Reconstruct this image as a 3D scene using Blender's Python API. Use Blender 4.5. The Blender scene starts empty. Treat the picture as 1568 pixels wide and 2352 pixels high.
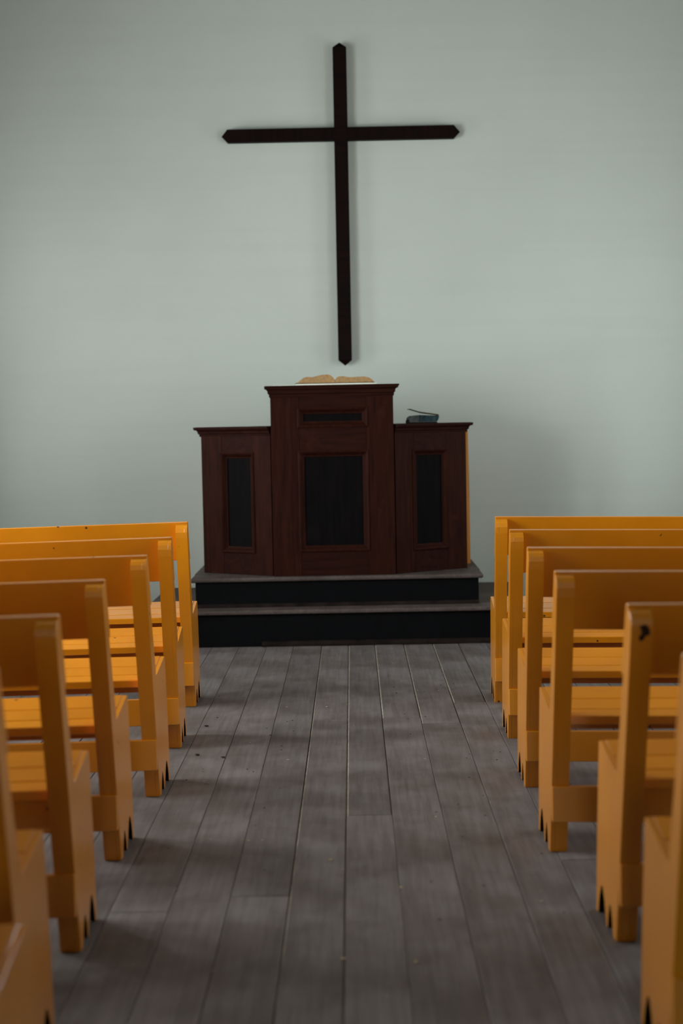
import bpy, bmesh, math, random
from mathutils import Vector, Matrix

random.seed(7)
S = bpy.context.scene
COL = S.collection

# ------------------------------------------------------------------ camera
F_PX, CX, CY, CAM_H = 3267.0, 784.0, 1176.0, 1.5
ROLL, VPX, VPY = math.radians(1.1), 807.0, 960.0
_yc = Vector((VPX - CX, VPY - CY, F_PX)).normalized()
_p2 = Vector((VPX + 1000 * math.cos(ROLL) - CX, VPY - 1000 * math.sin(ROLL) - CY, F_PX))
_dn = _yc.cross(_p2).normalized()
if _dn.y < 0:
    _dn = -_dn
_zc = -_dn
_xc = _yc.cross(_zc).normalized()
right = Vector((_xc.x, _yc.x, _zc.x))
down = Vector((_xc.y, _yc.y, _zc.y))
fwd = Vector((_xc.z, _yc.z, _zc.z))
cam_d = bpy.data.cameras.new('camera')
cam = bpy.data.objects.new('camera', cam_d)
COL.objects.link(cam)
M = Matrix((right, -down, -fwd)).transposed().to_4x4()
M.translation = Vector((0, 0, CAM_H))
cam.matrix_world = M
cam_d.sensor_fit = 'HORIZONTAL'
cam_d.sensor_width = 24.0
cam_d.lens = F_PX / 1568.0 * 24.0
cam_d.clip_start = 0.05
cam_d.dof.use_dof = True
cam_d.dof.focus_distance = 7.2
cam_d.dof.aperture_fstop = 1.9
S.camera = cam

# ------------------------------------------------------------------ view
S.view_settings.view_transform = 'Standard'
S.view_settings.look = 'None'
S.view_settings.gamma = 1.0
S.view_settings.use_curve_mapping = False
S.view_settings.exposure = -0.74
S.cycles.use_adaptive_sampling = True
S.cycles.adaptive_threshold = 0.03
S.cycles.max_bounces = 4
S.cycles.diffuse_bounces = 3
S.cycles.glossy_bounces = 2
S.cycles.transmission_bounces = 0
S.cycles.caustics_reflective = False
S.cycles.caustics_refractive = False

# ------------------------------------------------------------------ world (dim overcast sky)
W = bpy.data.worlds.new('overcast_sky')
S.world = W
W.use_nodes = True
W.node_tree.nodes['Background'].inputs[0].default_value = (0.75, 0.85, 0.9, 1)
W.node_tree.nodes['Background'].inputs[1].default_value = 0.1

# ------------------------------------------------------------------ room measures
WL, WR, WF, WB, ZC = -3.3, 3.2, 10.7, -6.0, 5.1
WIN_Z0, WIN_Z1 = 1.0, 3.1
LEFT_WIN = [(4.15, 4.95), (5.25, 6.05), (6.35, 7.15), (8.75, 9.55)]
RIGHT_WIN = list(LEFT_WIN)
LEFT_POWER, RIGHT_POWER = 245.0, 90.0
GAIN_L = [0.55, 1.0, 1.0, 0.36]     # hand-tuned share of lamp power per window, back to front
GAIN_R = [0.50, 0.95, 1.0, 0.70]
DAY = (0.91, 1.0, 0.985)

def window_light(name, x, y0, y1, power, sgn):
    d = bpy.data.lights.new(name, 'AREA')
    d.shape = 'RECTANGLE'
    d.size = WIN_Z1 - WIN_Z0 - 0.1
    d.size_y = y1 - y0 - 0.1
    d.energy = power
    d.color = DAY
    o = bpy.data.objects.new(name, d)
    COL.objects.link(o)
    o.location = (x, (y0 + y1) / 2, (WIN_Z0 + WIN_Z1) / 2)
    o.rotation_euler = (0, -math.pi / 2 * sgn, 0)      # sgn=+1: shines to +x
    return o
for g, (a, b) in zip(GAIN_L, LEFT_WIN):
    window_light('window_daylight', WL - 0.22, a, b, LEFT_POWER * g, 1)
for g, (a, b) in zip(GAIN_R, RIGHT_WIN):
    window_light('window_daylight', WR + 0.22, a, b, RIGHT_POWER * g, -1)

# unseen doorway and lamp added behind the camera as frontal fill
FILL_DOOR = (-0.85, 0.85, 3.5)                 # x from, x to, height
_d = bpy.data.lights.new('rear_fill_light', 'AREA')
_d.shape = 'RECTANGLE'
_d.size, _d.size_y = FILL_DOOR[1] - FILL_DOOR[0] - 0.1, FILL_DOOR[2] - 0.1
_d.energy = 235.0
_d.color = (0.88, 1.0, 1.0)
_o = bpy.data.objects.new('rear_fill_light', _d)
COL.objects.link(_o)
_o.location = (0, WB - 0.22, FILL_DOOR[2] / 2)
_o.rotation_euler = (-math.pi / 2, 0, math.pi)   # shines to +y

# ------------------------------------------------------------------ materials
def new_mat(name):
    m = bpy.data.materials.new(name)
    m.use_nodes = True
    nt = m.node_tree
    return m, nt, nt.nodes['Principled BSDF']

def nd(nt, t, **kw):
    n = nt.nodes.new(t)
    for k, v in kw.items():
        setattr(n, k, v)
    return n

def ramp(nt, stops):
    r = nt.nodes.new('ShaderNodeValToRGB')
    e = r.color_ramp.elements
    while len(e) < len(stops):
        e.new(0.5)
    for el, (p, c) in zip(e, stops):
        el.position = p
        el.color = (*c, 1) if len(c) == 3 else c
    return r

def mixc(nt, fac, a, b, mode='MIX'):
    m = nt.nodes.new('ShaderNodeMix')
    m.data_type = 'RGBA'
    m.blend_type = mode
    for sock, v in ((m.inputs[0], fac), (m.inputs[6], a), (m.inputs[7], b)):
        if hasattr(v, 'links'):
            nt.links.new(v, sock)
        elif isinstance(v, (int, float)):
            sock.default_value = v
        else:
            sock.default_value = (*v, 1)
    return m.outputs[2]

def coords(nt, scale=(1, 1, 1), rnd=True, kind='Object'):
    tc = nd(nt, 'ShaderNodeTexCoord')
    mp = nd(nt, 'ShaderNodeMapping')
    mp.inputs['Scale'].default_value = scale
    nt.links.new(tc.outputs[kind], mp.inputs[0])
    if rnd:
        oi = nd(nt, 'ShaderNodeObjectInfo')
        mu = nd(nt, 'ShaderNodeMath', operation='MULTIPLY')
        mu.inputs[1].default_value = 37.0
        nt.links.new(oi.outputs['Random'], mu.inputs[0])
        nt.links.new(mu.outputs[0], mp.inputs['Location'])
    return mp.outputs[0]

def noise(nt, vec, scale, detail=4, rough=0.55):
    n = nd(nt, 'ShaderNodeTexNoise')
    n.inputs['Scale'].default_value = scale
    n.inputs['Detail'].default_value = detail
    n.inputs['Roughness'].default_value = rough
    nt.links.new(vec, n.inputs['Vector'])
    return n.outputs['Fac']

def bump(nt, bs, h, strength, dist):
    b = nd(nt, 'ShaderNodeBump')
    b.inputs['Strength'].default_value = strength
    b.inputs['Distance'].default_value = dist
    nt.links.new(h, b.inputs['Height'])
    nt.links.new(b.outputs[0], bs.inputs['Normal'])

def mat_plaster(name, base, dark, stain):
    m, nt, bs = new_mat(name)
    v = coords(nt, rnd=False)
    n1 = noise(nt, v, 0.7, 3)
    r1 = ramp(nt, [(0.35, dark), (0.65, base)])
    nt.links.new(n1, r1.inputs[0])
    n2 = noise(nt, v, 1.6, 3)
    r2 = ramp(nt, [(0.66, (0, 0, 0)), (0.85, (1, 1, 1))])
    nt.links.new(n2, r2.inputs[0])
    c = mixc(nt, r2.outputs[0], r1.outputs[0], stain)
    # faint horizontal joints of the boards under the paint
    vb = coords(nt, (0.25, 0.25, 5.2), rnd=False)
    n3 = noise(nt, vb, 2.0, 3)
    r3 = ramp(nt, [(0.40, (0.985, 0.985, 0.985)), (0.5, (1, 1, 1))])
    nt.links.new(n3, r3.inputs[0])
    c = mixc(nt, 1.0, c, r3.outputs[0], 'MULTIPLY')
    nt.links.new(c, bs.inputs['Base Color'])
    bs.inputs['Roughness'].default_value = 0.75
    bump(nt, bs, noise(nt, v, 60, 1), 0.08, 0.004)
    return m

def mat_yellow():
    m, nt, bs = new_mat('ochre_gloss_paint')
    v = coords(nt, (1, 1, 1))
    n1 = noise(nt, v, 3.0, 5)
    r1 = ramp(nt, [(0.3, (0.49, 0.162, 0.001)), (0.7, (0.59, 0.200, 0.002))])
    nt.links.new(n1, r1.inputs[0])
    # dark knocks and chips in the paint
    vo = nd(nt, 'ShaderNodeTexVoronoi')
    vo.inputs['Scale'].default_value = 12.0
    nt.links.new(v, vo.inputs['Vector'])
    n2 = noise(nt, v, 9.0, 2)
    r2 = ramp(nt, [(0.0, (1, 1, 1)), (0.065, (1, 1, 1)), (0.085, (0, 0, 0))])
    nt.links.new(vo.outputs['Distance'], r2.inputs[0])
    r3 = ramp(nt, [(0.49, (0, 0, 0)), (0.52, (1, 1, 1))])
    nt.links.new(n2, r3.inputs[0])
    f = mixc(nt, 1.0, r2.outputs[0], r3.outputs[0], 'MULTIPLY')
    c = mixc(nt, f, r1.outputs[0], (0.05, 0.02, 0.01))
    nt.links.new(c, bs.inputs['Base Color'])
    bs.inputs['Roughness'].default_value = 0.33
    bs.inputs['Specular IOR Level'].default_value = 0.5
    bs.inputs['Coat Weight'].default_value = 0.6
    bs.inputs['Coat Roughness'].default_value = 0.22
    bs.inputs['Coat IOR'].default_value = 1.55
    bump(nt, bs, noise(nt, coords(nt, (2, 14, 14)), 8, 2), 0.03, 0.003)
    return m

def mat_darkwood(name, c0, c1, rough=0.5, vertical=True):
    m, nt, bs = new_mat(name)
    v = coords(nt, (9, 9, 0.8) if vertical else (0.8, 9, 9))
    n1 = noise(nt, v, 5.0, 3)
    r1 = ramp(nt, [(0.3, c0), (0.72, c1)])
    nt.links.new(n1, r1.inputs[0])
    vw = coords(nt)
    n2 = noise(nt, vw, 4.0, 4, 0.7)
    r2 = ramp(nt, [(0.60, (0, 0, 0)), (0.80, (0.6, 0.6, 0.6))])
    nt.links.new(n2, r2.inputs[0])
    c = mixc(nt, r2.outputs[0], r1.outputs[0], tuple(x * 1.9 for x in c1))
    nt.links.new(c, bs.inputs['Base Color'])
    bs.inputs['Roughness'].default_value = rough
    bs.inputs['Specular IOR Level'].default_value = 0.04
    bump(nt, bs, n1, 0.15, 0.003)
    return m

def mat_floor(name, c0, c1, c2, amount=0.25):
    m, nt, bs = new_mat(name)
    v = coords(nt, (16, 0.9, 16))
    n1 = noise(nt, v, 3.0, 4, 0.65)
    r1 = ramp(nt, [(0.28, c0), (0.5, c1), (0.75, c2)])
    nt.links.new(n1, r1.inputs[0])
    # each plank a shade of its own
    oi = nd(nt, 'ShaderNodeObjectInfo')
    r2 = ramp(nt, [(0, (1 - amount,) * 3), (1, (1.0, 1.0, 1.0))])
    nt.links.new(oi.outputs['Random'], r2.inputs[0])
    c = mixc(nt, 1.0, r1.outputs[0], r2.outputs[0], 'MULTIPLY')
    # dirt blotches and small specks
    vw = coords(nt, rnd=False)
    n3 = noise(nt, vw, 2.2, 3, 0.6)
    r3 = ramp(nt, [(0.40, (0.68, 0.63, 0.60)), (0.60, (1, 1, 1))])
    nt.links.new(n3, r3.inputs[0])
    c = mixc(nt, 1.0, c, r3.outputs[0], 'MULTIPLY')
    n4 = noise(nt, vw, 55, 2)
    r4 = ramp(nt, [(0.74, (0, 0, 0)), (0.80, (0.75, 0.75, 0.75))])
    nt.links.new(n4, r4.inputs[0])
    c = mixc(nt, r4.outputs[0], c, (0.05, 0.035, 0.03))
    nt.links.new(c, bs.inputs['Base Color'])
    bs.inputs['Roughness'].default_value = 0.62
    bs.inputs['Specular IOR Level'].default_value = 0.3
    bump(nt, bs, n1, 0.3, 0.003)
    return m

def mat_plain(name, col, rough=0.7, var=0.25, scale=20):
    m, nt, bs = new_mat(name)
    bs.inputs['Specular IOR Level'].default_value = 0.06
    n1 = noise(nt, coords(nt), scale, 4)
    r1 = ramp(nt, [(0.3, tuple(c * (1 - var) for c in col)), (0.7, tuple(min(1, c * (1 + var)) for c in col))])
    nt.links.new(n1, r1.inputs[0])
    nt.links.new(r1.outputs[0], bs.inputs['Base Color'])
    bs.inputs['Roughness'].default_value = rough
    return m

MT = {
    'wall': mat_plaster('pale_green_white_plaster', (0.545, 0.575, 0.54), (0.515, 0.545, 0.51), (0.53, 0.525, 0.475)),
    'ceiling': mat_plain('board_ceiling', (0.13, 0.115, 0.10), 0.8, 0.1, 3),
    'yellow': mat_yellow(),
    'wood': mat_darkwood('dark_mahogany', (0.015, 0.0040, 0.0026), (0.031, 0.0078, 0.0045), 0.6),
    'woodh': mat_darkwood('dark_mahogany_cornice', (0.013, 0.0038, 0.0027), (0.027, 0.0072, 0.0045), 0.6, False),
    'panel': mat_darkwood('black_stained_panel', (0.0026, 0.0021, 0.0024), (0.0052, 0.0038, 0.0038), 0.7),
    'cross': mat_darkwood('black_brown_cross_wood', (0.0045, 0.003, 0.003), (0.011, 0.004, 0.0036), 0.6),
    'riser': mat_plain('black_painted_riser', (0.003, 0.003, 0.0038), 0.7, 0.25, 14),
    'tread': mat_floor('worn_brown_tread', (0.060, 0.043, 0.038), (0.082, 0.060, 0.054), (0.11, 0.083, 0.075), 0.1),
    'floor': mat_floor('worn_grey_floorboard', (0.120, 0.099, 0.096), (0.162, 0.135, 0.132), (0.203, 0.173, 0.170), 0.16),
    'scuff': mat_plain('scuffed_dark_strip', (0.014, 0.009, 0.008), 0.8, 0.6, 9),
    'gap': mat_plain('dark_subfloor', (0.03, 0.024, 0.022), 0.9),
    'black': mat_plain('black_notch_fill', (0.003, 0.003, 0.0035), 0.9),
    'worn': mat_plain('bare_worn_edge', (0.24, 0.205, 0.17), 0.8),
    'page': mat_plain('yellowed_pages', (0.34, 0.205, 0.095), 0.85, 0.2, 60),
    'paper': mat_plain('white_paper', (0.72, 0.70, 0.62), 0.8, 0.06),
    'cover': mat_plain('dark_leather_cover', (0.02, 0.014, 0.012), 0.6),
    'teal': mat_plain('worn_teal_binding', (0.030, 0.052, 0.060), 0.6, 0.5, 30),
    'slate': mat_plain('grey_page_edge', (0.10, 0.11, 0.11), 0.8, 0.3, 50),
    'olive': mat_plain('olive_loose_cover', (0.06, 0.045, 0.02), 0.7),
    'chip': mat_plain('bare_dark_chip', (0.035, 0.018, 0.012), 0.8, 0.5, 60),
    'white': mat_plain('white_window_paint', (0.7, 0.7, 0.66), 0.5, 0.05),
    'crumb': mat_plain('pale_crumb', (0.40, 0.30, 0.20), 0.9),
    'grit': mat_plain('dark_grit', (0.03, 0.022, 0.018), 0.9),
}

# ------------------------------------------------------------------ helpers
def obj(name, bm, mat, parent=None, smooth=False):
    me = bpy.data.meshes.new(name)
    bmesh.ops.recalc_face_normals(bm, faces=bm.faces)
    bm.to_mesh(me)
    bm.free()
    if smooth:
        for p in me.polygons:
            p.use_smooth = True
    me.materials.append(MT[mat] if isinstance(mat, str) else mat)
    o = bpy.data.objects.new(name, me)
    COL.objects.link(o)
    o.parent = parent
    return o

def tag(o, label=None, cat=None, group=None, kind=None):
    for k, v in (('label', label), ('category', cat), ('group', group), ('kind', kind)):
        if v:
            o[k] = v
    return o

def empty(name, loc=(0, 0, 0), rz=0.0):
    o = bpy.data.objects.new(name, None)
    COL.objects.link(o)
    o.location = loc
    o.rotation_euler = (0, 0, rz)
    o.empty_display_size = 0.1
    return o

def copy_tree(o, parent=None):
    c = o.copy()
    COL.objects.link(c)
    if parent is not None:
        c.parent = parent
    for ch in list(o.children):
        copy_tree(ch, c)
    return c

def add_box(bm, x0, x1, y0, y1, z0, z1, f=None):
    vs = []
    for z in (z0, z1):
        for y in (y0, y1):
            for x in (x0, x1):
                p = (x, y, z)
                vs.append(bm.verts.new(f(*p) if f else p))
    for q in ((0, 2, 3, 1), (4, 5, 7, 6), (0, 1, 5, 4), (2, 6, 7, 3), (0, 4, 6, 2), (1, 3, 7, 5)):
        bm.faces.new([vs[i] for i in q])
    return vs

def box(x0, x1, y0, y1, z0, z1, bev=0.0, f=None, seg=1):
    bm = bmesh.new()
    add_box(bm, x0, x1, y0, y1, z0, z1)
    if bev:
        bmesh.ops.bevel(bm, geom=list(bm.edges), offset=bev, segments=seg, affect='EDGES', profile=0.5)
    if f:
        for v in bm.verts:
            v.co = Vector(f(*v.co))
    return bm

def prism(poly, a0, a1, axis='x', bev=0.0, f=None, bm=None):
    """extrude a closed polygon; axis x: poly=(y,z); axis y: poly=(x,z); axis z: poly=(x,y)"""
    own = bm is None
    bm = bm or bmesh.new()
    def P(a, p):
        q = {'x': (a, p[0], p[1]), 'y': (p[0], a, p[1]), 'z': (p[0], p[1], a)}[axis]
        return f(*q) if f else q
    A = [bm.verts.new(P(a0, p)) for p in poly]
    B = [bm.verts.new(P(a1, p)) for p in poly]
    fa = bm.faces.new(A)
    fb = bm.faces.new(list(reversed(B)))
    n = len(poly)
    for i in range(n):
        bm.faces.new((A[i], B[i], B[(i + 1) % n], A[(i + 1) % n]))
    if bev:
        es = set(fa.edges) | set(fb.edges)
        bmesh.ops.bevel(bm, geom=list(es), offset=bev, segments=2, affect='EDGES', profile=0.5)
    return bm

def sweep(path, prof, closed_ends=True):
    """sweep profile (out, z) along a plan path (x, y); out = to the right-hand normal of travel, mitred corners"""
    bm = bmesh.new()
    rings = []
    n = len(path)
    nrm = []
    for i in range(n - 1):
        d = Vector(path[i + 1]) - Vector(path[i])
        d.normalize()
        nrm.append(Vector((d.y, -d.x)))
    for i, p in enumerate(path):
        if i == 0:
            m = nrm[0]
        elif i == n - 1:
            m = nrm[-1]
        else:
            m = nrm[i - 1] + nrm[i]
            m = m / (m.length_squared / 2)
        rings.append([bm.verts.new((p[0] + m.x * o, p[1] + m.y * o, z)) for o, z in prof])
    k = len(prof)
    for a, b in zip(rings, rings[1:]):
        for j in range(k):
            bm.faces.new((a[j], a[(j + 1) % k], b[(j + 1) % k], b[j]))
    if closed_ends:
        bm.faces.new(rings[0])
        bm.faces.new(list(reversed(rings[-1])))
    return bm

# ------------------------------------------------------------------ the room
tag(obj('wall_front', box(WL - 0.3, WR + 0.3, WF, WF + 0.25, -0.05, ZC), 'wall'), kind='structure')
_bm = bmesh.new()
add_box(_bm, WL - 0.3, FILL_DOOR[0], WB - 0.25, WB, -0.05, ZC)
add_box(_bm, FILL_DOOR[1], WR + 0.3, WB - 0.25, WB, -0.05, ZC)
add_box(_bm, FILL_DOOR[0], FILL_DOOR[1], WB - 0.25, WB, FILL_DOOR[2], ZC)
tag(obj('wall_back', _bm, 'wall'), kind='structure')
_bm = bmesh.new()
for _x in (FILL_DOOR[0] - 0.1, FILL_DOOR[1]):
    add_box(_bm, _x, _x + 0.1, WB, WB + 0.03, 0.0, FILL_DOOR[2] + 0.1)
add_box(_bm, FILL_DOOR[0], FILL_DOOR[1], WB, WB + 0.03, FILL_DOOR[2], FILL_DOOR[2] + 0.1)
tag(obj('door_added_1', _bm, 'white'), kind='structure')  # frame of the added doorway that holds the fill lamp
tag(obj('ceiling', box(WL - 0.3, WR + 0.3, WB - 0.25, WF + 0.25, ZC, ZC + 0.2), 'ceiling'), kind='structure')

def side_wall(name, x0, x1, wins):
    bm = bmesh.new()
    add_box(bm, x0, x1, WB, WF, -0.05, WIN_Z0)
    add_box(bm, x0, x1, WB, WF, WIN_Z1, ZC)
    y = WB
    for a, b in wins:
        add_box(bm, x0, x1, y, a, WIN_Z0, WIN_Z1)
        y = b
    add_box(bm, x0, x1, y, WF, WIN_Z0, WIN_Z1)
    tag(obj(name, bm, 'wall'), kind='structure')
side_wall('wall_left', WL - 0.3, WL, LEFT_WIN)
side_wall('wall_right', WR, WR + 0.3, RIGHT_WIN)

wn = 0
for xs, wins in ((WL - 0.10, LEFT_WIN), (WR + 0.10, RIGHT_WIN)):
    for a, b in wins:
        wn += 1
        w = empty('window_%d' % wn, (xs, (a + b) / 2, WIN_Z0))
        tag(w, kind='structure')
        hw, hh = (b - a) / 2, WIN_Z1 - WIN_Z0
        bm = bmesh.new()
        for (y0, y1, z0, z1) in ((-hw, -hw + 0.05, 0, hh), (hw - 0.05, hw, 0, hh), (-hw, hw, 0, 0.05), (-hw, hw, hh - 0.05, hh)):
            add_box(bm, -0.03, 0.03, y0, y1, z0, z1)
        obj('window_frame', bm, 'white', w)
        obj('glazing_bar', box(-0.015, 0.015, -0.0125, 0.0125, 0.05, hh - 0.05), 'white', w)
        for k in (1, 2, 3):
            obj('glazing_bar', box(-0.015, 0.015, -hw + 0.05, hw - 0.05, hh * k / 4 - 0.0125, hh * k / 4 + 0.0125), 'white', w)

# floor: dark subfloor with every plank laid on it
floor = tag(obj('floor', box(WL, WR, WB, WF, -0.08, -0.028), 'gap'), kind='structure')
edges = [-0.773, -0.59, -0.41, -0.225, -0.047, 0.127, 0.317, 0.508, 0.68]
while edges[0] > WL + 0.1:
    edges.insert(0, edges[0] - 0.18)
while edges[-1] < WR - 0.1:
    edges.append(edges[-1] + 0.18)
edges[0], edges[-1] = WL, WR
fixed = {-0.225: [7.03, 2.9], -0.047: [5.3, 2.0], 0.127: [7.04, 2.4], 0.317: [6.9, 2.9], 0.508: [7.4, 2.6], -0.59: [2.2], -0.41: [4.4]}
for i, (x0, x1) in enumerate(zip(edges, edges[1:])):
    cuts = fixed.get(x0)
    if cuts is None:
        c = 8.6 - random.random() * 2.5
        cuts = [c, c - random.uniform(3.0, 4.0)]
    ys = [9.9] + cuts + [-1.5, WB]
    for a, b in zip(ys, ys[1:]):
        g0, g1, ge = random.uniform(0.0004, 0.0014), random.uniform(0.0004, 0.0014), 0.001
        cxm, cym = (x0 + x1) / 2, (a + b) / 2
        dz = random.uniform(-0.0025, 0.0)
        worn = -0.3 < x0 < 0.6 and (a > 9 or x0 == -0.225)
        o = obj('floorboard', box(x0 + g0 - cxm, x1 - g1 - cxm, b + ge - cym, a - ge - cym, -0.027, 0.0, 0.006 if worn else 0.0022), 'floor', floor)
        if worn:                                # bare wood where the edges are trodden off
            o.data.materials.append(MT['worn'])
            for q in o.data.polygons:
                if q.normal.x < -0.3 and q.normal.z > 0.3:
                    q.material_index = 1
        o.location = (cxm, cym, dz)
        o.rotation_euler = (0, random.uniform(-0.006, 0.006), 0)

# ------------------------------------------------------------------ raised platform before the wall
AX = -0.129                                     # middle of the altar end
PX0, PX1, PY, PZ = -1.41, 1.155, 9.33, 0.243
pl = empty('altar_platform', (AX, PY, 0))
tag(pl, 'low wide dark platform with worn brown top against the white wall', 'platform')
def rel(o, loc):
    o.location = (-loc[0], -loc[1], -loc[2])
    return o
L0 = (AX, PY, 0)
rel(obj('riser', box(PX0, PX1, PY + 0.02, PY + 0.045, 0.0, PZ - 0.028, 0.002), 'riser', pl), L0)
rel(obj('end_board', box(PX0, PX0 + 0.025, PY + 0.047, WF - 0.005, 0.0, PZ - 0.028), 'riser', pl), L0)
rel(obj('end_board', box(PX1 - 0.025, PX1, PY + 0.047, WF - 0.005, 0.0, PZ - 0.028), 'riser', pl), L0)
ty = [PY - 0.012, PY + 0.19, PY + 0.48, PY + 0.78, PY + 1.08, WF - 0.005]
for a, b in zip(ty, ty[1:]):
    rel(obj('tread_board', box(PX0 - 0.01, PX1 + 0.01, a, b - 0.003, PZ - 0.028, PZ, 0.009 if a < PY else 0.002, None, 3), 'tread', pl), L0)
prof = [(-0.001, 0.0), (0.022, 0.0), (0.022, 0.014), (0.016, 0.026), (0.006, 0.033), (-0.001, 0.034)]
tr = rel(obj('toe_moulding', sweep([(-0.62, PY + 0.02), (PX1, PY + 0.02)], prof), 'scuff', pl), L0)
tag(tr, 'scuffed brown strip along the foot of the platform')

SX0, SX1, SY, SZ, SYB = -1.10, 0.862, 9.47, 0.445, 10.46
st = empty('pulpit_step', (AX, SY, PZ))
tag(st, 'dark upper step with rounded nosing that carries the pulpit', 'step')
L1 = (AX, SY, PZ)
rel(obj('riser', box(SX0 + 0.03, SX1 - 0.03, SY + 0.03, SY + 0.055, PZ, SZ - 0.03, 0.002), 'riser', st), L1)
for xx in (SX0 + 0.03, SX1 - 0.055):
    rel(obj('end_board', box(xx, xx + 0.025, SY + 0.057, SYB, PZ, SZ - 0.03), 'riser', st), L1)
ty = [SY, SY + 0.27, SY + 0.56, SYB]
for a, b in zip(ty, ty[1:]):
    rel(obj('tread_board', box(SX0, SX1, a, b - 0.003, SZ - 0.03, SZ, 0.011 if a == SY else 0.002, None, 3), 'tread', st), L1)
prof2 = [(-0.001, PZ + 0.0), (0.018, PZ + 0.0), (0.016, PZ + 0.012), (0.006, PZ + 0.022), (-0.001, PZ + 0.024)]
rel(obj('toe_moulding', sweep([(SX0 + 0.03, SY + 0.03), (SX1 - 0.03, SY + 0.03)], prof2), 'scuff', st), L1)

# ------------------------------------------------------------------ pulpit
pu = empty('pulpit', (AX, 9.75, SZ))
tag(pu, 'dark mahogany panelled pulpit with tall middle and two angled lower wings', 'pulpit')
PO = (AX, 9.75, SZ)
TX0, TX1, TY, PBK = -0.541, 0.279, 9.52, 10.02
TZ, WZ = 1.722, 1.455
OXL, OXR, OY = -1.032, 0.775, 9.86

def pob(name, bm, mat, parent=pu):
    o = obj(name, bm, mat, parent)
    if parent is pu:
        o.location = (-PO[0], -PO[1], -PO[2])
    return o

def face_map(p0, p1):
    """(u, depth, z) -> world; u runs from plan point p0 to p1, depth positive comes out of the face"""
    a, b = Vector(p0), Vector(p1)
    d = (b - a).normalized()
    n = Vector((d.y, -d.x))
    return lambda u, w, z: (a.x + d.x * u + n.x * w, a.y + d.y * u + n.y * w, z), (b - a).length

def panelled_face(p0, p1, z0, z1, panels, label):
    """stiles and rails round recessed panels with mouldings; panels = list of (u0,u1,z0,z1)"""
    f, wd = face_map(p0, p1)
    u0, u1 = panels[0][0], panels[0][1]
    T = 0.022
    pob('stile', box(0, u0, 0, T, z0, z1, 0.0012, f), 'wood')
    pob('stile', box(u1, wd, 0, T, z0, z1, 0.0012, f), 'wood')
    zs = z0
    for (a, b, c, d) in panels:
        pob('rail', box(u0 + 0.0008, u1 - 0.0008, 0, T - 0.0015, zs, c, 0.0012, f), 'woodh')
        zs = d
    pob('rail', box(u0 + 0.0008, u1 - 0.0008, 0, T - 0.0015, zs, z1, 0.0012, f), 'woodh')
    for (a, b, c, d) in panels:
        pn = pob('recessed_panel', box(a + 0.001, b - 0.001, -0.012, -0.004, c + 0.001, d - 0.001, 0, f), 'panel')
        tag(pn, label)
        # moulding: a mitred frame, stepped and sloping inwards
        def ring(o, w):
            return [(a + o, w, c + o), (b - o, w, c + o), (b - o, w, d - o), (a + o, w, d - o)]
        bm = bmesh.new()
        prof = [(-0.012, T - 0.004), (-0.012, T + 0.006), (-0.004, T + 0.010), (0.006, T + 0.004), (0.010, T - 0.004), (0.022, 0.006), (0.030, 0.004), (0.030, -0.004)]
        rs = [[bm.verts.new(f(*p)) for p in ring(o, w)] for o, w in prof]
        for r0, r1 in zip(rs, rs[1:]):
            for k in range(4):
                bm.faces.new((r0[k], r0[(k + 1) % 4], r1[(k + 1) % 4], r1[k]))
        obj('moulding', bm, 'wood', pn)

# tower
pob('tower_body', box(TX0 + 0.001, TX1 - 0.001, TY + 0.037, PBK, SZ, TZ - 0.03), 'wood')
TF0, TF1 = (TX0, TY + 0.022), (TX1, TY + 0.022)
def tx(x): return x - TX0
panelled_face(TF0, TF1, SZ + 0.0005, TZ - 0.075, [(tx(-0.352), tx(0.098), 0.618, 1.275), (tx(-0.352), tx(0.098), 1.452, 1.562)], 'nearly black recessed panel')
# wings
for sgn in (-1, 1):
    if sgn < 0:
        po, pi_ = (OXL, OY), (TX0 + 0.004, TY + 0.045)
        f0, f1 = po, pi_
    else:
        po, pi_ = (OXR, OY), (TX1 - 0.004, TY + 0.045)
        f0, f1 = pi_, po
    poly = [po, pi_, (pi_[0], PBK), (po[0], PBK)]
    d = (Vector(f1) - Vector(f0)).normalized()
    n = Vector((d.y, -d.x)) * -0.0125
    poly2 = [(p[0] + (n.x if k < 2 else 0), p[1] + (n.y if k < 2 else 0)) for k, p in enumerate(poly)]
    poly2[0] = (po[0], poly2[0][1] + 0.003)
    poly2[3] = (po[0], PBK)
    pob('wing_body', prism(poly2, SZ, WZ - 0.02, 'z'), 'wood')
    wd = (Vector(f1) - Vector(f0)).length
    a, b = (0.30, 0.74) if sgn < 0 else (0.26, 0.72)
    # the frame is set on the face so its outer skin stands 22 mm proud of the body
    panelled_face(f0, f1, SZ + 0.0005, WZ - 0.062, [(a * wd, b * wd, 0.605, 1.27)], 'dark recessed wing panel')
    cp = [(-0.02, WZ - 0.066), (0.024, WZ - 0.066), (0.028, WZ - 0.056), (0.026, WZ - 0.05), (0.036, WZ - 0.046), (0.040, WZ - 0.030),
          (0.048, WZ - 0.022), (0.062, WZ - 0.020), (0.066, WZ - 0.010), (0.066, WZ - 0.001), (-0.02, WZ - 0.001)]
    cp = [(o - 0.004, z) for o, z in cp]
    path = [(po[0], PBK), po, pi_] if sgn < 0 else [pi_, po, (po[0], PBK)]
    pob('wing_cornice', sweep(path, cp), 'woodh')
    tp = [(po[0] + sgn * 0.05, OY - 0.03), (pi_[0], TY + 0.0), (pi_[0], PBK), (po[0] + sgn * 0.05, PBK)]
    pob('wing_top', prism(tp, WZ - 0.004, WZ, 'z'), 'woodh')
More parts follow.
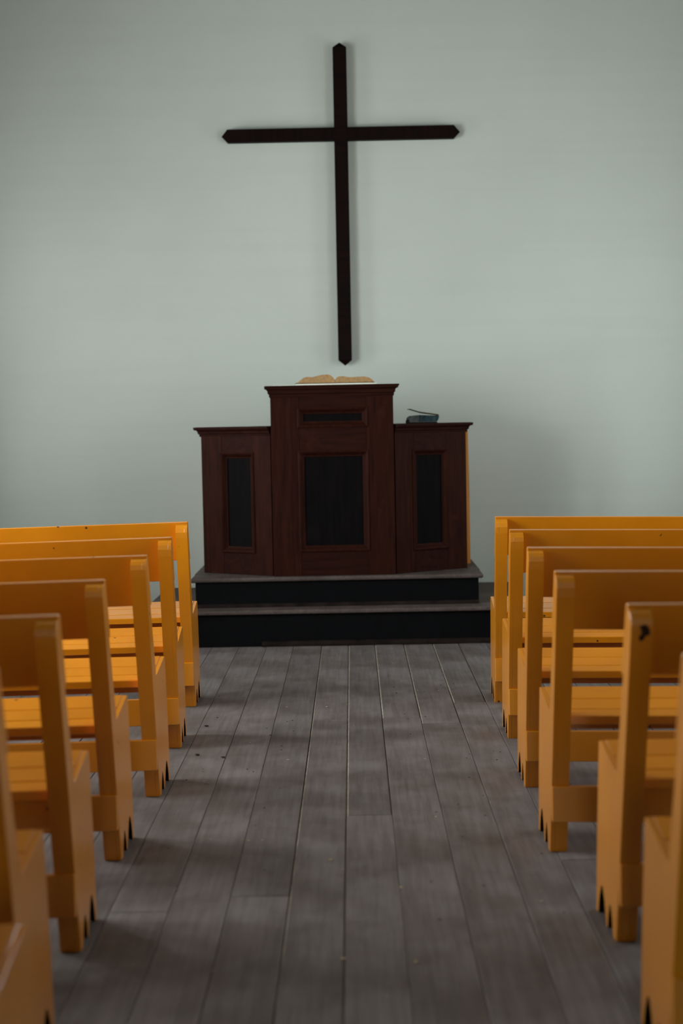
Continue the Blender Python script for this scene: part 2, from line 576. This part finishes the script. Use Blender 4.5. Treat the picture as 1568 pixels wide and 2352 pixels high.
# tower cornice and reading board
cp = [(-0.02, TZ - 0.078), (0.004, TZ - 0.078), (0.008, TZ - 0.066), (0.006, TZ - 0.058), (0.015, TZ - 0.052), (0.017, TZ - 0.034),
      (0.026, TZ - 0.024), (0.036, TZ - 0.021), (0.036, TZ - 0.012), (-0.02, TZ - 0.012)]
pob('tower_cornice', sweep([(TX0, PBK), (TX0, TY), (TX1, TY), (TX1, PBK)], cp), 'woodh')
pob('reading_board', box(TX0 - 0.036, TX1 + 0.042, TY - 0.042, PBK + 0.01, TZ - 0.012, TZ, 0.003), 'woodh')

# ------------------------------------------------------------------ cross
CXX, CYF = -0.039, WF - 0.012
cr = empty('wall_cross', (CXX, CYF, 1.889))
tag(cr, 'tall dark wooden cross with pointed ends hanging on the white wall', 'cross')
def pointed_bar(length, w, dpt, tip):
    """bar along +x from 0 to length, square section with a four-sided point at each end"""
    bm = bmesh.new()
    secs = [tip, length - tip]
    rings = []
    for x in secs:
        rings.append([bm.verts.new((x, -dpt / 2, -w / 2)), bm.verts.new((x, dpt / 2, -w / 2)), bm.verts.new((x, dpt / 2, w / 2)), bm.verts.new((x, -dpt / 2, w / 2))])
    a = bm.verts.new((0, 0, 0))
    b = bm.verts.new((length, 0, 0))
    for k in range(4):
        j = (k + 1) % 4
        bm.faces.new((rings[0][k], rings[0][j], rings[1][j], rings[1][k]))
        bm.faces.new((rings[0][k], a, rings[0][j]))
        bm.faces.new((rings[1][j], b, rings[1][k]))
    return bm
v = obj('upright_beam', pointed_bar(2.365, 0.101, 0.062, 0.042), 'cross', cr)
v.rotation_euler = (0, -math.pi / 2, 0)
v.location = (0, -0.034, 0)
h = obj('cross_beam', pointed_bar(1.76, 0.094, 0.056, 0.046), 'cross', cr)
h.location = (-0.8825, -0.0305, 3.589 - 1.889)

# ------------------------------------------------------------------ pews
POST_W = 0.059
def rear_y(z): return -0.222 * z
def pew_profile(seat_drop=0.0, inner=False):
    def seat_z(y): return 0.490 + (y + 0.03) * 0.18 - seat_drop
    p = []
    # bottom edge from the back foot forward with two lancet notches
    p += [(0.0, 0.0), (0.036, 0.0)]
    def notch(c, hw, h):
        out = []
        for t in (-1.0, -0.86, -0.6, -0.3, 0.0, 0.3, 0.6, 0.86, 1.0):
            out.append((c + hw * t, 0.0 if abs(t) == 1 else h * (1 - abs(t) ** 1.7) ** 0.9))
        return out
    if inner:                       # behind the thin cheek the slab stops above the notches
        p += [(0.030, 0.13), (0.250, 0.13), (0.250, 0.22), (0.222, 0.49)]
    else:
        p += notch(0.076, 0.036, 0.086)
        p += notch(0.187, 0.056, 0.105)
        p += [(0.272, 0.0), (0.255, 0.22), (0.222, 0.49)]
    p += [(0.218, seat_z(0.213) - 0.006), (0.205, seat_z(0.205))]
    p += [(-0.020, seat_z(-0.020))]
    p += [(-0.168, 0.974), (-0.180, 0.973), (-0.191, 0.966), (-0.200, 0.953), (-0.2045, 0.935), (rear_y(0.905), 0.905)]
    return p

def build_pew(sgn, length, apron=False, skew=-0.08, drop=0.012):
    """sgn=+1: bench runs to +x from the aisle end at x=0 (right block), -1 to -x. Faces +y."""
    root = empty('pew')
    def sk(x, y, z): return (sgn * x, y + skew * x, z)
    def skb(x, y, z): return (sgn * x, y + skew * x, z - drop * x)
    for x0 in (0.0, length - POST_W):
        sh = skew * x0
        fx = lambda x, y, z, sh=sh: (sgn * x, y + sh, z)
        bm = bmesh.new()
        if x0 == 0.0:
            prism(pew_profile(0.0), 0.0, 0.016, 'x', 0.0016, None, bm)
            b2 = prism(pew_profile(0.031, True), 0.016, POST_W, 'x', 0.0)
        else:
            prism(pew_profile(0.0), x0 + POST_W - 0.016, x0 + POST_W, 'x', 0.0016, None, bm)
            b2 = prism(pew_profile(0.031, True), x0, x0 + POST_W - 0.016, 'x', 0.0)
        me = bpy.data.meshes.new('t')
        b2.to_mesh(me)
        b2.free()
        bm.from_mesh(me)
        bpy.data.meshes.remove(me)
        for v in bm.verts:
            v.co = Vector(fx(*v.co))
        pn = obj('end_panel', bm, 'yellow', root)
        pn.data.materials.append(MT['black'])          # notch faces coloured black so the openings read dark
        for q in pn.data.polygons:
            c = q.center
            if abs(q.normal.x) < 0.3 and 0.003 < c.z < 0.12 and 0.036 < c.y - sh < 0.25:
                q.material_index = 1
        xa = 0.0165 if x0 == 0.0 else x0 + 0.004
        fb = obj('notch_dark_fill', box(xa, xa + 0.038, 0.036, 0.244, 0.0005, 0.1295, 0, fx), 'black', root)  # filler added behind the notches to make them look black
        tag(fb, 'black filler added behind the pointed notches to darken them')
    # seat slats, sloping down to the back
    def seat_map(x, y, z):
        return sk(x, y, z + 0.490 + (y + 0.03) * 0.18)
    for (a, b, x0) in ((0.098, 0.212, 0.0165), (0.003, 0.094, 0.0165), (-0.062, -0.001, POST_W + 0.001)):
        obj('seat_slat', box(x0, length - x0, a, b, -0.030, 0.0, 0.0025, seat_map), 'yellow', root)
    # backrest board in front of the posts
    yb = lambda z: -0.164 - (z - 0.975) * 0.297
    def back_map(x, y, z): return skb(x, y + yb(z), z)
    obj('backrest', box(0.0, length, 0.001, 0.024, 0.785, 0.988, 0.004, back_map, 2), 'yellow', root)
    obj('back_rail', box(0.0005, length - 0.0005, -0.061, -0.036, 0.120, 0.242, 0.002, sk), 'yellow', root)
    obj('seat_bearer', box(POST_W + 0.001, length - POST_W - 0.001, 0.12, 0.145, 0.40, 0.478, 0.002, sk), 'yellow', root)
    if apron:
        obj('seat_apron', box(POST_W + 0.001, length - POST_W - 0.001, -0.045, -0.02, 0.375, 0.455, 0.002, sk), 'yellow', root)
    return root

ORD = ['first', 'second', 'third', 'fourth', 'fifth', 'sixth', 'seventh']
def place(p, x, y, rz, label, group):
    p.location = (x, y, 0.0)
    p.rotation_euler = (0, 0, math.radians(rz))
    tag(p, label, 'pew', group)
    return p

left_spots = [(-0.848, 7.405, 0.6), (-0.812, 6.46, 1.4), (-0.795, 5.615, -1.0), (-0.817, 4.79, -0.3), (-0.797, 3.95, 0.6), (-0.757, 3.13, 0.0), (-0.648, 2.49, 0.0)]
right_spots = [(0.722, 7.37, -1.2), (0.700, 6.535, -0.4), (0.672, 5.66, -0.4), (0.654, 4.806, 0.6), (0.724, 3.96, 2.0), (0.690, 3.15, 1.0)]
lp0 = build_pew(-1, 2.15)
rp0 = build_pew(1, 2.15)
left_labels = ['ochre painted pew left of the aisle, front row nearest the pulpit',
               'ochre painted pew left of the aisle, second row from the pulpit',
               'ochre painted pew left of the aisle, third row from the pulpit',
               'ochre painted pew left of the aisle, fourth row from the pulpit',
               'ochre painted pew left of the aisle, fifth row from the pulpit, softly blurred',
               'blurred ochre pew left of the aisle, sixth row, cut by the left edge',
               'blurred ochre pew seat in the bottom left corner, last row']
right_labels = ['ochre painted pew right of the aisle, front row nearest the pulpit',
                'ochre painted pew right of the aisle, second row from the pulpit, nicked top edge',
                'ochre painted pew right of the aisle, third row, specked with dark chips',
                'ochre painted pew right of the aisle, fourth row from the pulpit',
                'ochre painted pew right of the aisle with a big dark chip on its post',
                'blurred ochre pew right of the aisle, cut by the bottom right corner']
pews = {}
for side, spots, proto, labels, sg in (('l', left_spots, lp0, left_labels, -1), ('r', right_spots, rp0, right_labels, 1)):
    for i, (x, y, rz) in enumerate(spots):
        if i == 0:
            p = proto
        elif i == 4:
            p = build_pew(sg, 2.15, True, -0.06 if sg < 0 else -0.035)
        else:
            p = copy_tree(proto)
        place(p, x, y, rz, labels[i], 'ochre pews left of the aisle' if sg < 0 else 'ochre pews right of the aisle')
        pews[side, i] = p

# big paint chip on the fifth right-hand post
def chip(parent, cx, cz, pts):
    bm = bmesh.new()
    f = lambda x, z, w: (x, max(rear_y(z), -0.2045) - w - 0.0012, z)
    A = [bm.verts.new(f(cx + a, cz + b, 0.0012)) for a, b in pts]
    B = [bm.verts.new(f(cx + a, cz + b, -0.003)) for a, b in pts]
    bm.faces.new(A)
    bm.faces.new(list(reversed(B)))
    for k in range(len(A)):
        j = (k + 1) % len(A)
        bm.faces.new((A[k], B[k], B[j], A[j]))
    c = obj('paint_chip', bm, 'chip', parent)
    tag(c, 'dark bare chip in the paint near the post top')
chip(pews['r', 4], 0.036, 0.918, [(-0.012, 0.016), (0.004, 0.020), (0.013, 0.010), (0.0165, -0.008), (0.004, -0.012), (-0.002, -0.024), (-0.012, -0.026), (-0.014, -0.014), (-0.006, -0.004)])

# high-backed bench behind the pulpit, looking down the aisle; origin at the foot of its front
bb = empty('preacher_bench', (-0.03, 10.14, SZ))
tag(bb, 'ochre bench standing behind the pulpit, only its right end showing', 'bench')
BW = 0.862
ep = [(0.0, 0.0), (0.30, 0.0), (0.30, 0.93), (0.28, 0.95), (0.10, 0.95), (0.085, 0.94), (0.022, 0.48), (0.0, 0.478)]
for x0 in (-BW, BW - 0.05):
    obj('end_panel', prism(ep, x0, x0 + 0.05, 'x', 0.002), 'yellow', bb)
obj('seat', box(-BW + 0.051, BW - 0.051, 0.004, 0.275, 0.42, 0.455, 0.003), 'yellow', bb)
obj('backrest', box(-BW + 0.051, BW - 0.051, 0.276, 0.296, 0.50, 0.93, 0.003), 'yellow', bb)
obj('front_rail', box(-BW + 0.051, BW - 0.051, 0.03, 0.05, 0.10, 0.20, 0.003), 'yellow', bb)

# ------------------------------------------------------------------ books on the pulpit
def ext_profile(top, y0, y1, z0):
    """solid with a curved top line [(x,z)...] and a flat underside at z0, extruded from y0 to y1"""
    poly = [(top[0][0], z0)] + top + [(top[-1][0], z0)]
    return prism(poly, y0, y1, 'y')

BY0, BY1, BZ = TY - 0.02, TY + 0.24, TZ
bo = empty('open_book', (-0.105, (BY0 + BY1) / 2, TZ + 0.0105))
tag(bo, 'open old book with yellowed curling pages on top of the pulpit', 'book')
BO = bo.location
def bob(name, bm, mat):
    o = obj(name, bm, mat, bo)
    o.location = -Vector(BO)
    return o
z0 = TZ + 0.015
def zz(py, px=790):  # photograph row -> height at the book's front edge
    return 1.5 + (960 - (py + 0.0192 * (px - 807))) * BY0 / F_PX
def xx(px, py=875):
    return (px - 807 - 0.0192 * (960 - py) * -1 * -1) * BY0 / F_PX
lt = [(-0.366, z0 + 0.001), (-0.352, z0 + 0.006), (-0.335, z0 + 0.020), (-0.312, z0 + 0.036), (-0.29, z0 + 0.041), (-0.255, z0 + 0.039), (-0.225, z0 + 0.046), (-0.19, z0 + 0.053), (-0.155, z0 + 0.055), (-0.135, z0 + 0.050), (-0.118, z0 + 0.036), (-0.107, z0 + 0.018)]
rt = [(-0.105, z0 + 0.018), (-0.094, z0 + 0.033), (-0.078, z0 + 0.041), (-0.05, z0 + 0.041), (-0.01, z0 + 0.034), (0.03, z0 + 0.035), (0.075, z0 + 0.037), (0.10, z0 + 0.036), (0.125, z0 + 0.028), (0.148, z0 + 0.012), (0.152, z0 + 0.001)]
bob('left_pages', ext_profile(lt, BY0, BY1, z0), 'page')
bob('right_pages', ext_profile(rt, BY0, BY1, z0), 'page')
bob('cover', box(-0.372, 0.160, BY0 - 0.004, BY1 + 0.004, TZ + 0.0108, TZ + 0.0148, 0.001), 'cover')
ps = obj('paper_sheets', box(-0.27, 0.27, -0.10, 0.13, 0, 0.010, 0.001), 'paper')
ps.location = (-0.098, TY + 0.07, TZ + 0.0003)
tag(ps, 'thin stack of white paper sheets under the open book', 'paper')
l2 = obj('paper_sheet', box(-0.072, 0.072, -0.09, 0.09, 0, 0.004, 0.0), 'paper')
l2.location = (-0.448, TY + 0.07, TZ + 0.0003)
tag(l2, 'loose white sheet at the left edge of the pulpit top', 'paper')

# worn closed book on the right wing
CBX, CBY = 0.487, 9.86
cb = empty('worn_book', (CBX, CBY, WZ))
cb.scale = (1, 1, 1.28)
tag(cb, 'thick worn dark teal book with lifting cover on the right wing', 'book')
hw = 0.113
obj('lower_cover', box(-hw + 0.004, hw - 0.012, -0.075, 0.08, 0.0003, 0.006, 0.001), 'cover', cb)
pg = [(-hw + 0.006, 0.007), (-hw + 0.010, 0.030), (-hw + 0.030, 0.040), (-0.02, 0.044), (hw - 0.02, 0.040), (hw - 0.004, 0.034), (hw - 0.008, 0.016), (hw - 0.016, 0.007)]
obj('page_block', prism(pg, -0.07, 0.075, 'y'), 'slate', cb)
spn = [(-hw - 0.004, 0.0008), (-hw + 0.022, 0.0008), (-hw + 0.022, 0.020), (-hw + 0.010, 0.023), (-hw - 0.001, 0.018)]
obj('spine', prism(spn, -0.076, -0.0705, 'y'), 'cover', cb)
bnd = [(-0.02, 0.008), (hw - 0.014, 0.008), (hw - 0.005, 0.018), (hw + 0.001, 0.033), (hw - 0.012, 0.040), (-0.02, 0.0435)]
obj('binding', prism(bnd, -0.074, -0.0705, 'y'), 'teal', cb)
lc = [(hw + 0.002, 0.0345), (hw - 0.004, 0.0465), (-0.02, 0.062), (-hw + 0.028, 0.078), (-hw + 0.010, 0.0765), (-hw + 0.028, 0.073), (-0.01, 0.054), (hw - 0.014, 0.0412)]
obj('lifted_cover', prism(lc, -0.074, 0.08, 'y'), 'olive', cb)

# ------------------------------------------------------------------ crumbs and grit on the floor
def debris(name, spots, mat, label):
    bm = bmesh.new()
    for (x, y, r) in spots:
        b = bmesh.ops.create_icosphere(bm, subdivisions=1, radius=r)
        sx, sy = random.uniform(0.7, 1.5), random.uniform(0.7, 1.3)
        for v in b['verts']:
            v.co = Vector((x + v.co.x * sx, y + v.co.y * sy, 0.0005 + (v.co.z + r) * 0.4))
    o = obj(name, bm, mat)
    tag(o, label, 'debris', None, 'stuff')
pts = [(0.13, 4.45, 0.007), (-0.052, 3.86, 0.007), (-0.10, 4.75, 0.006), (0.15, 3.83, 0.006)]
pts += [(random.uniform(-0.7, 0.6), random.uniform(3.6, 9.2), random.uniform(0.002, 0.005)) for _ in range(40)]
debris('floor_crumbs', pts, 'crumb', 'pale crumbs scattered over the aisle floorboards')
pts = [(random.choice((-1, 1)) * random.uniform(0.25, 0.7) - 0.05, random.uniform(4.0, 9.0), random.uniform(0.002, 0.005)) for _ in range(60)]
pts += [(-0.74, 6.9, 0.010), (-0.72, 6.3, 0.010), (-0.60, 6.25, 0.008)]
debris('floor_grit', pts, 'grit', 'dark grit scattered near the pew feet')
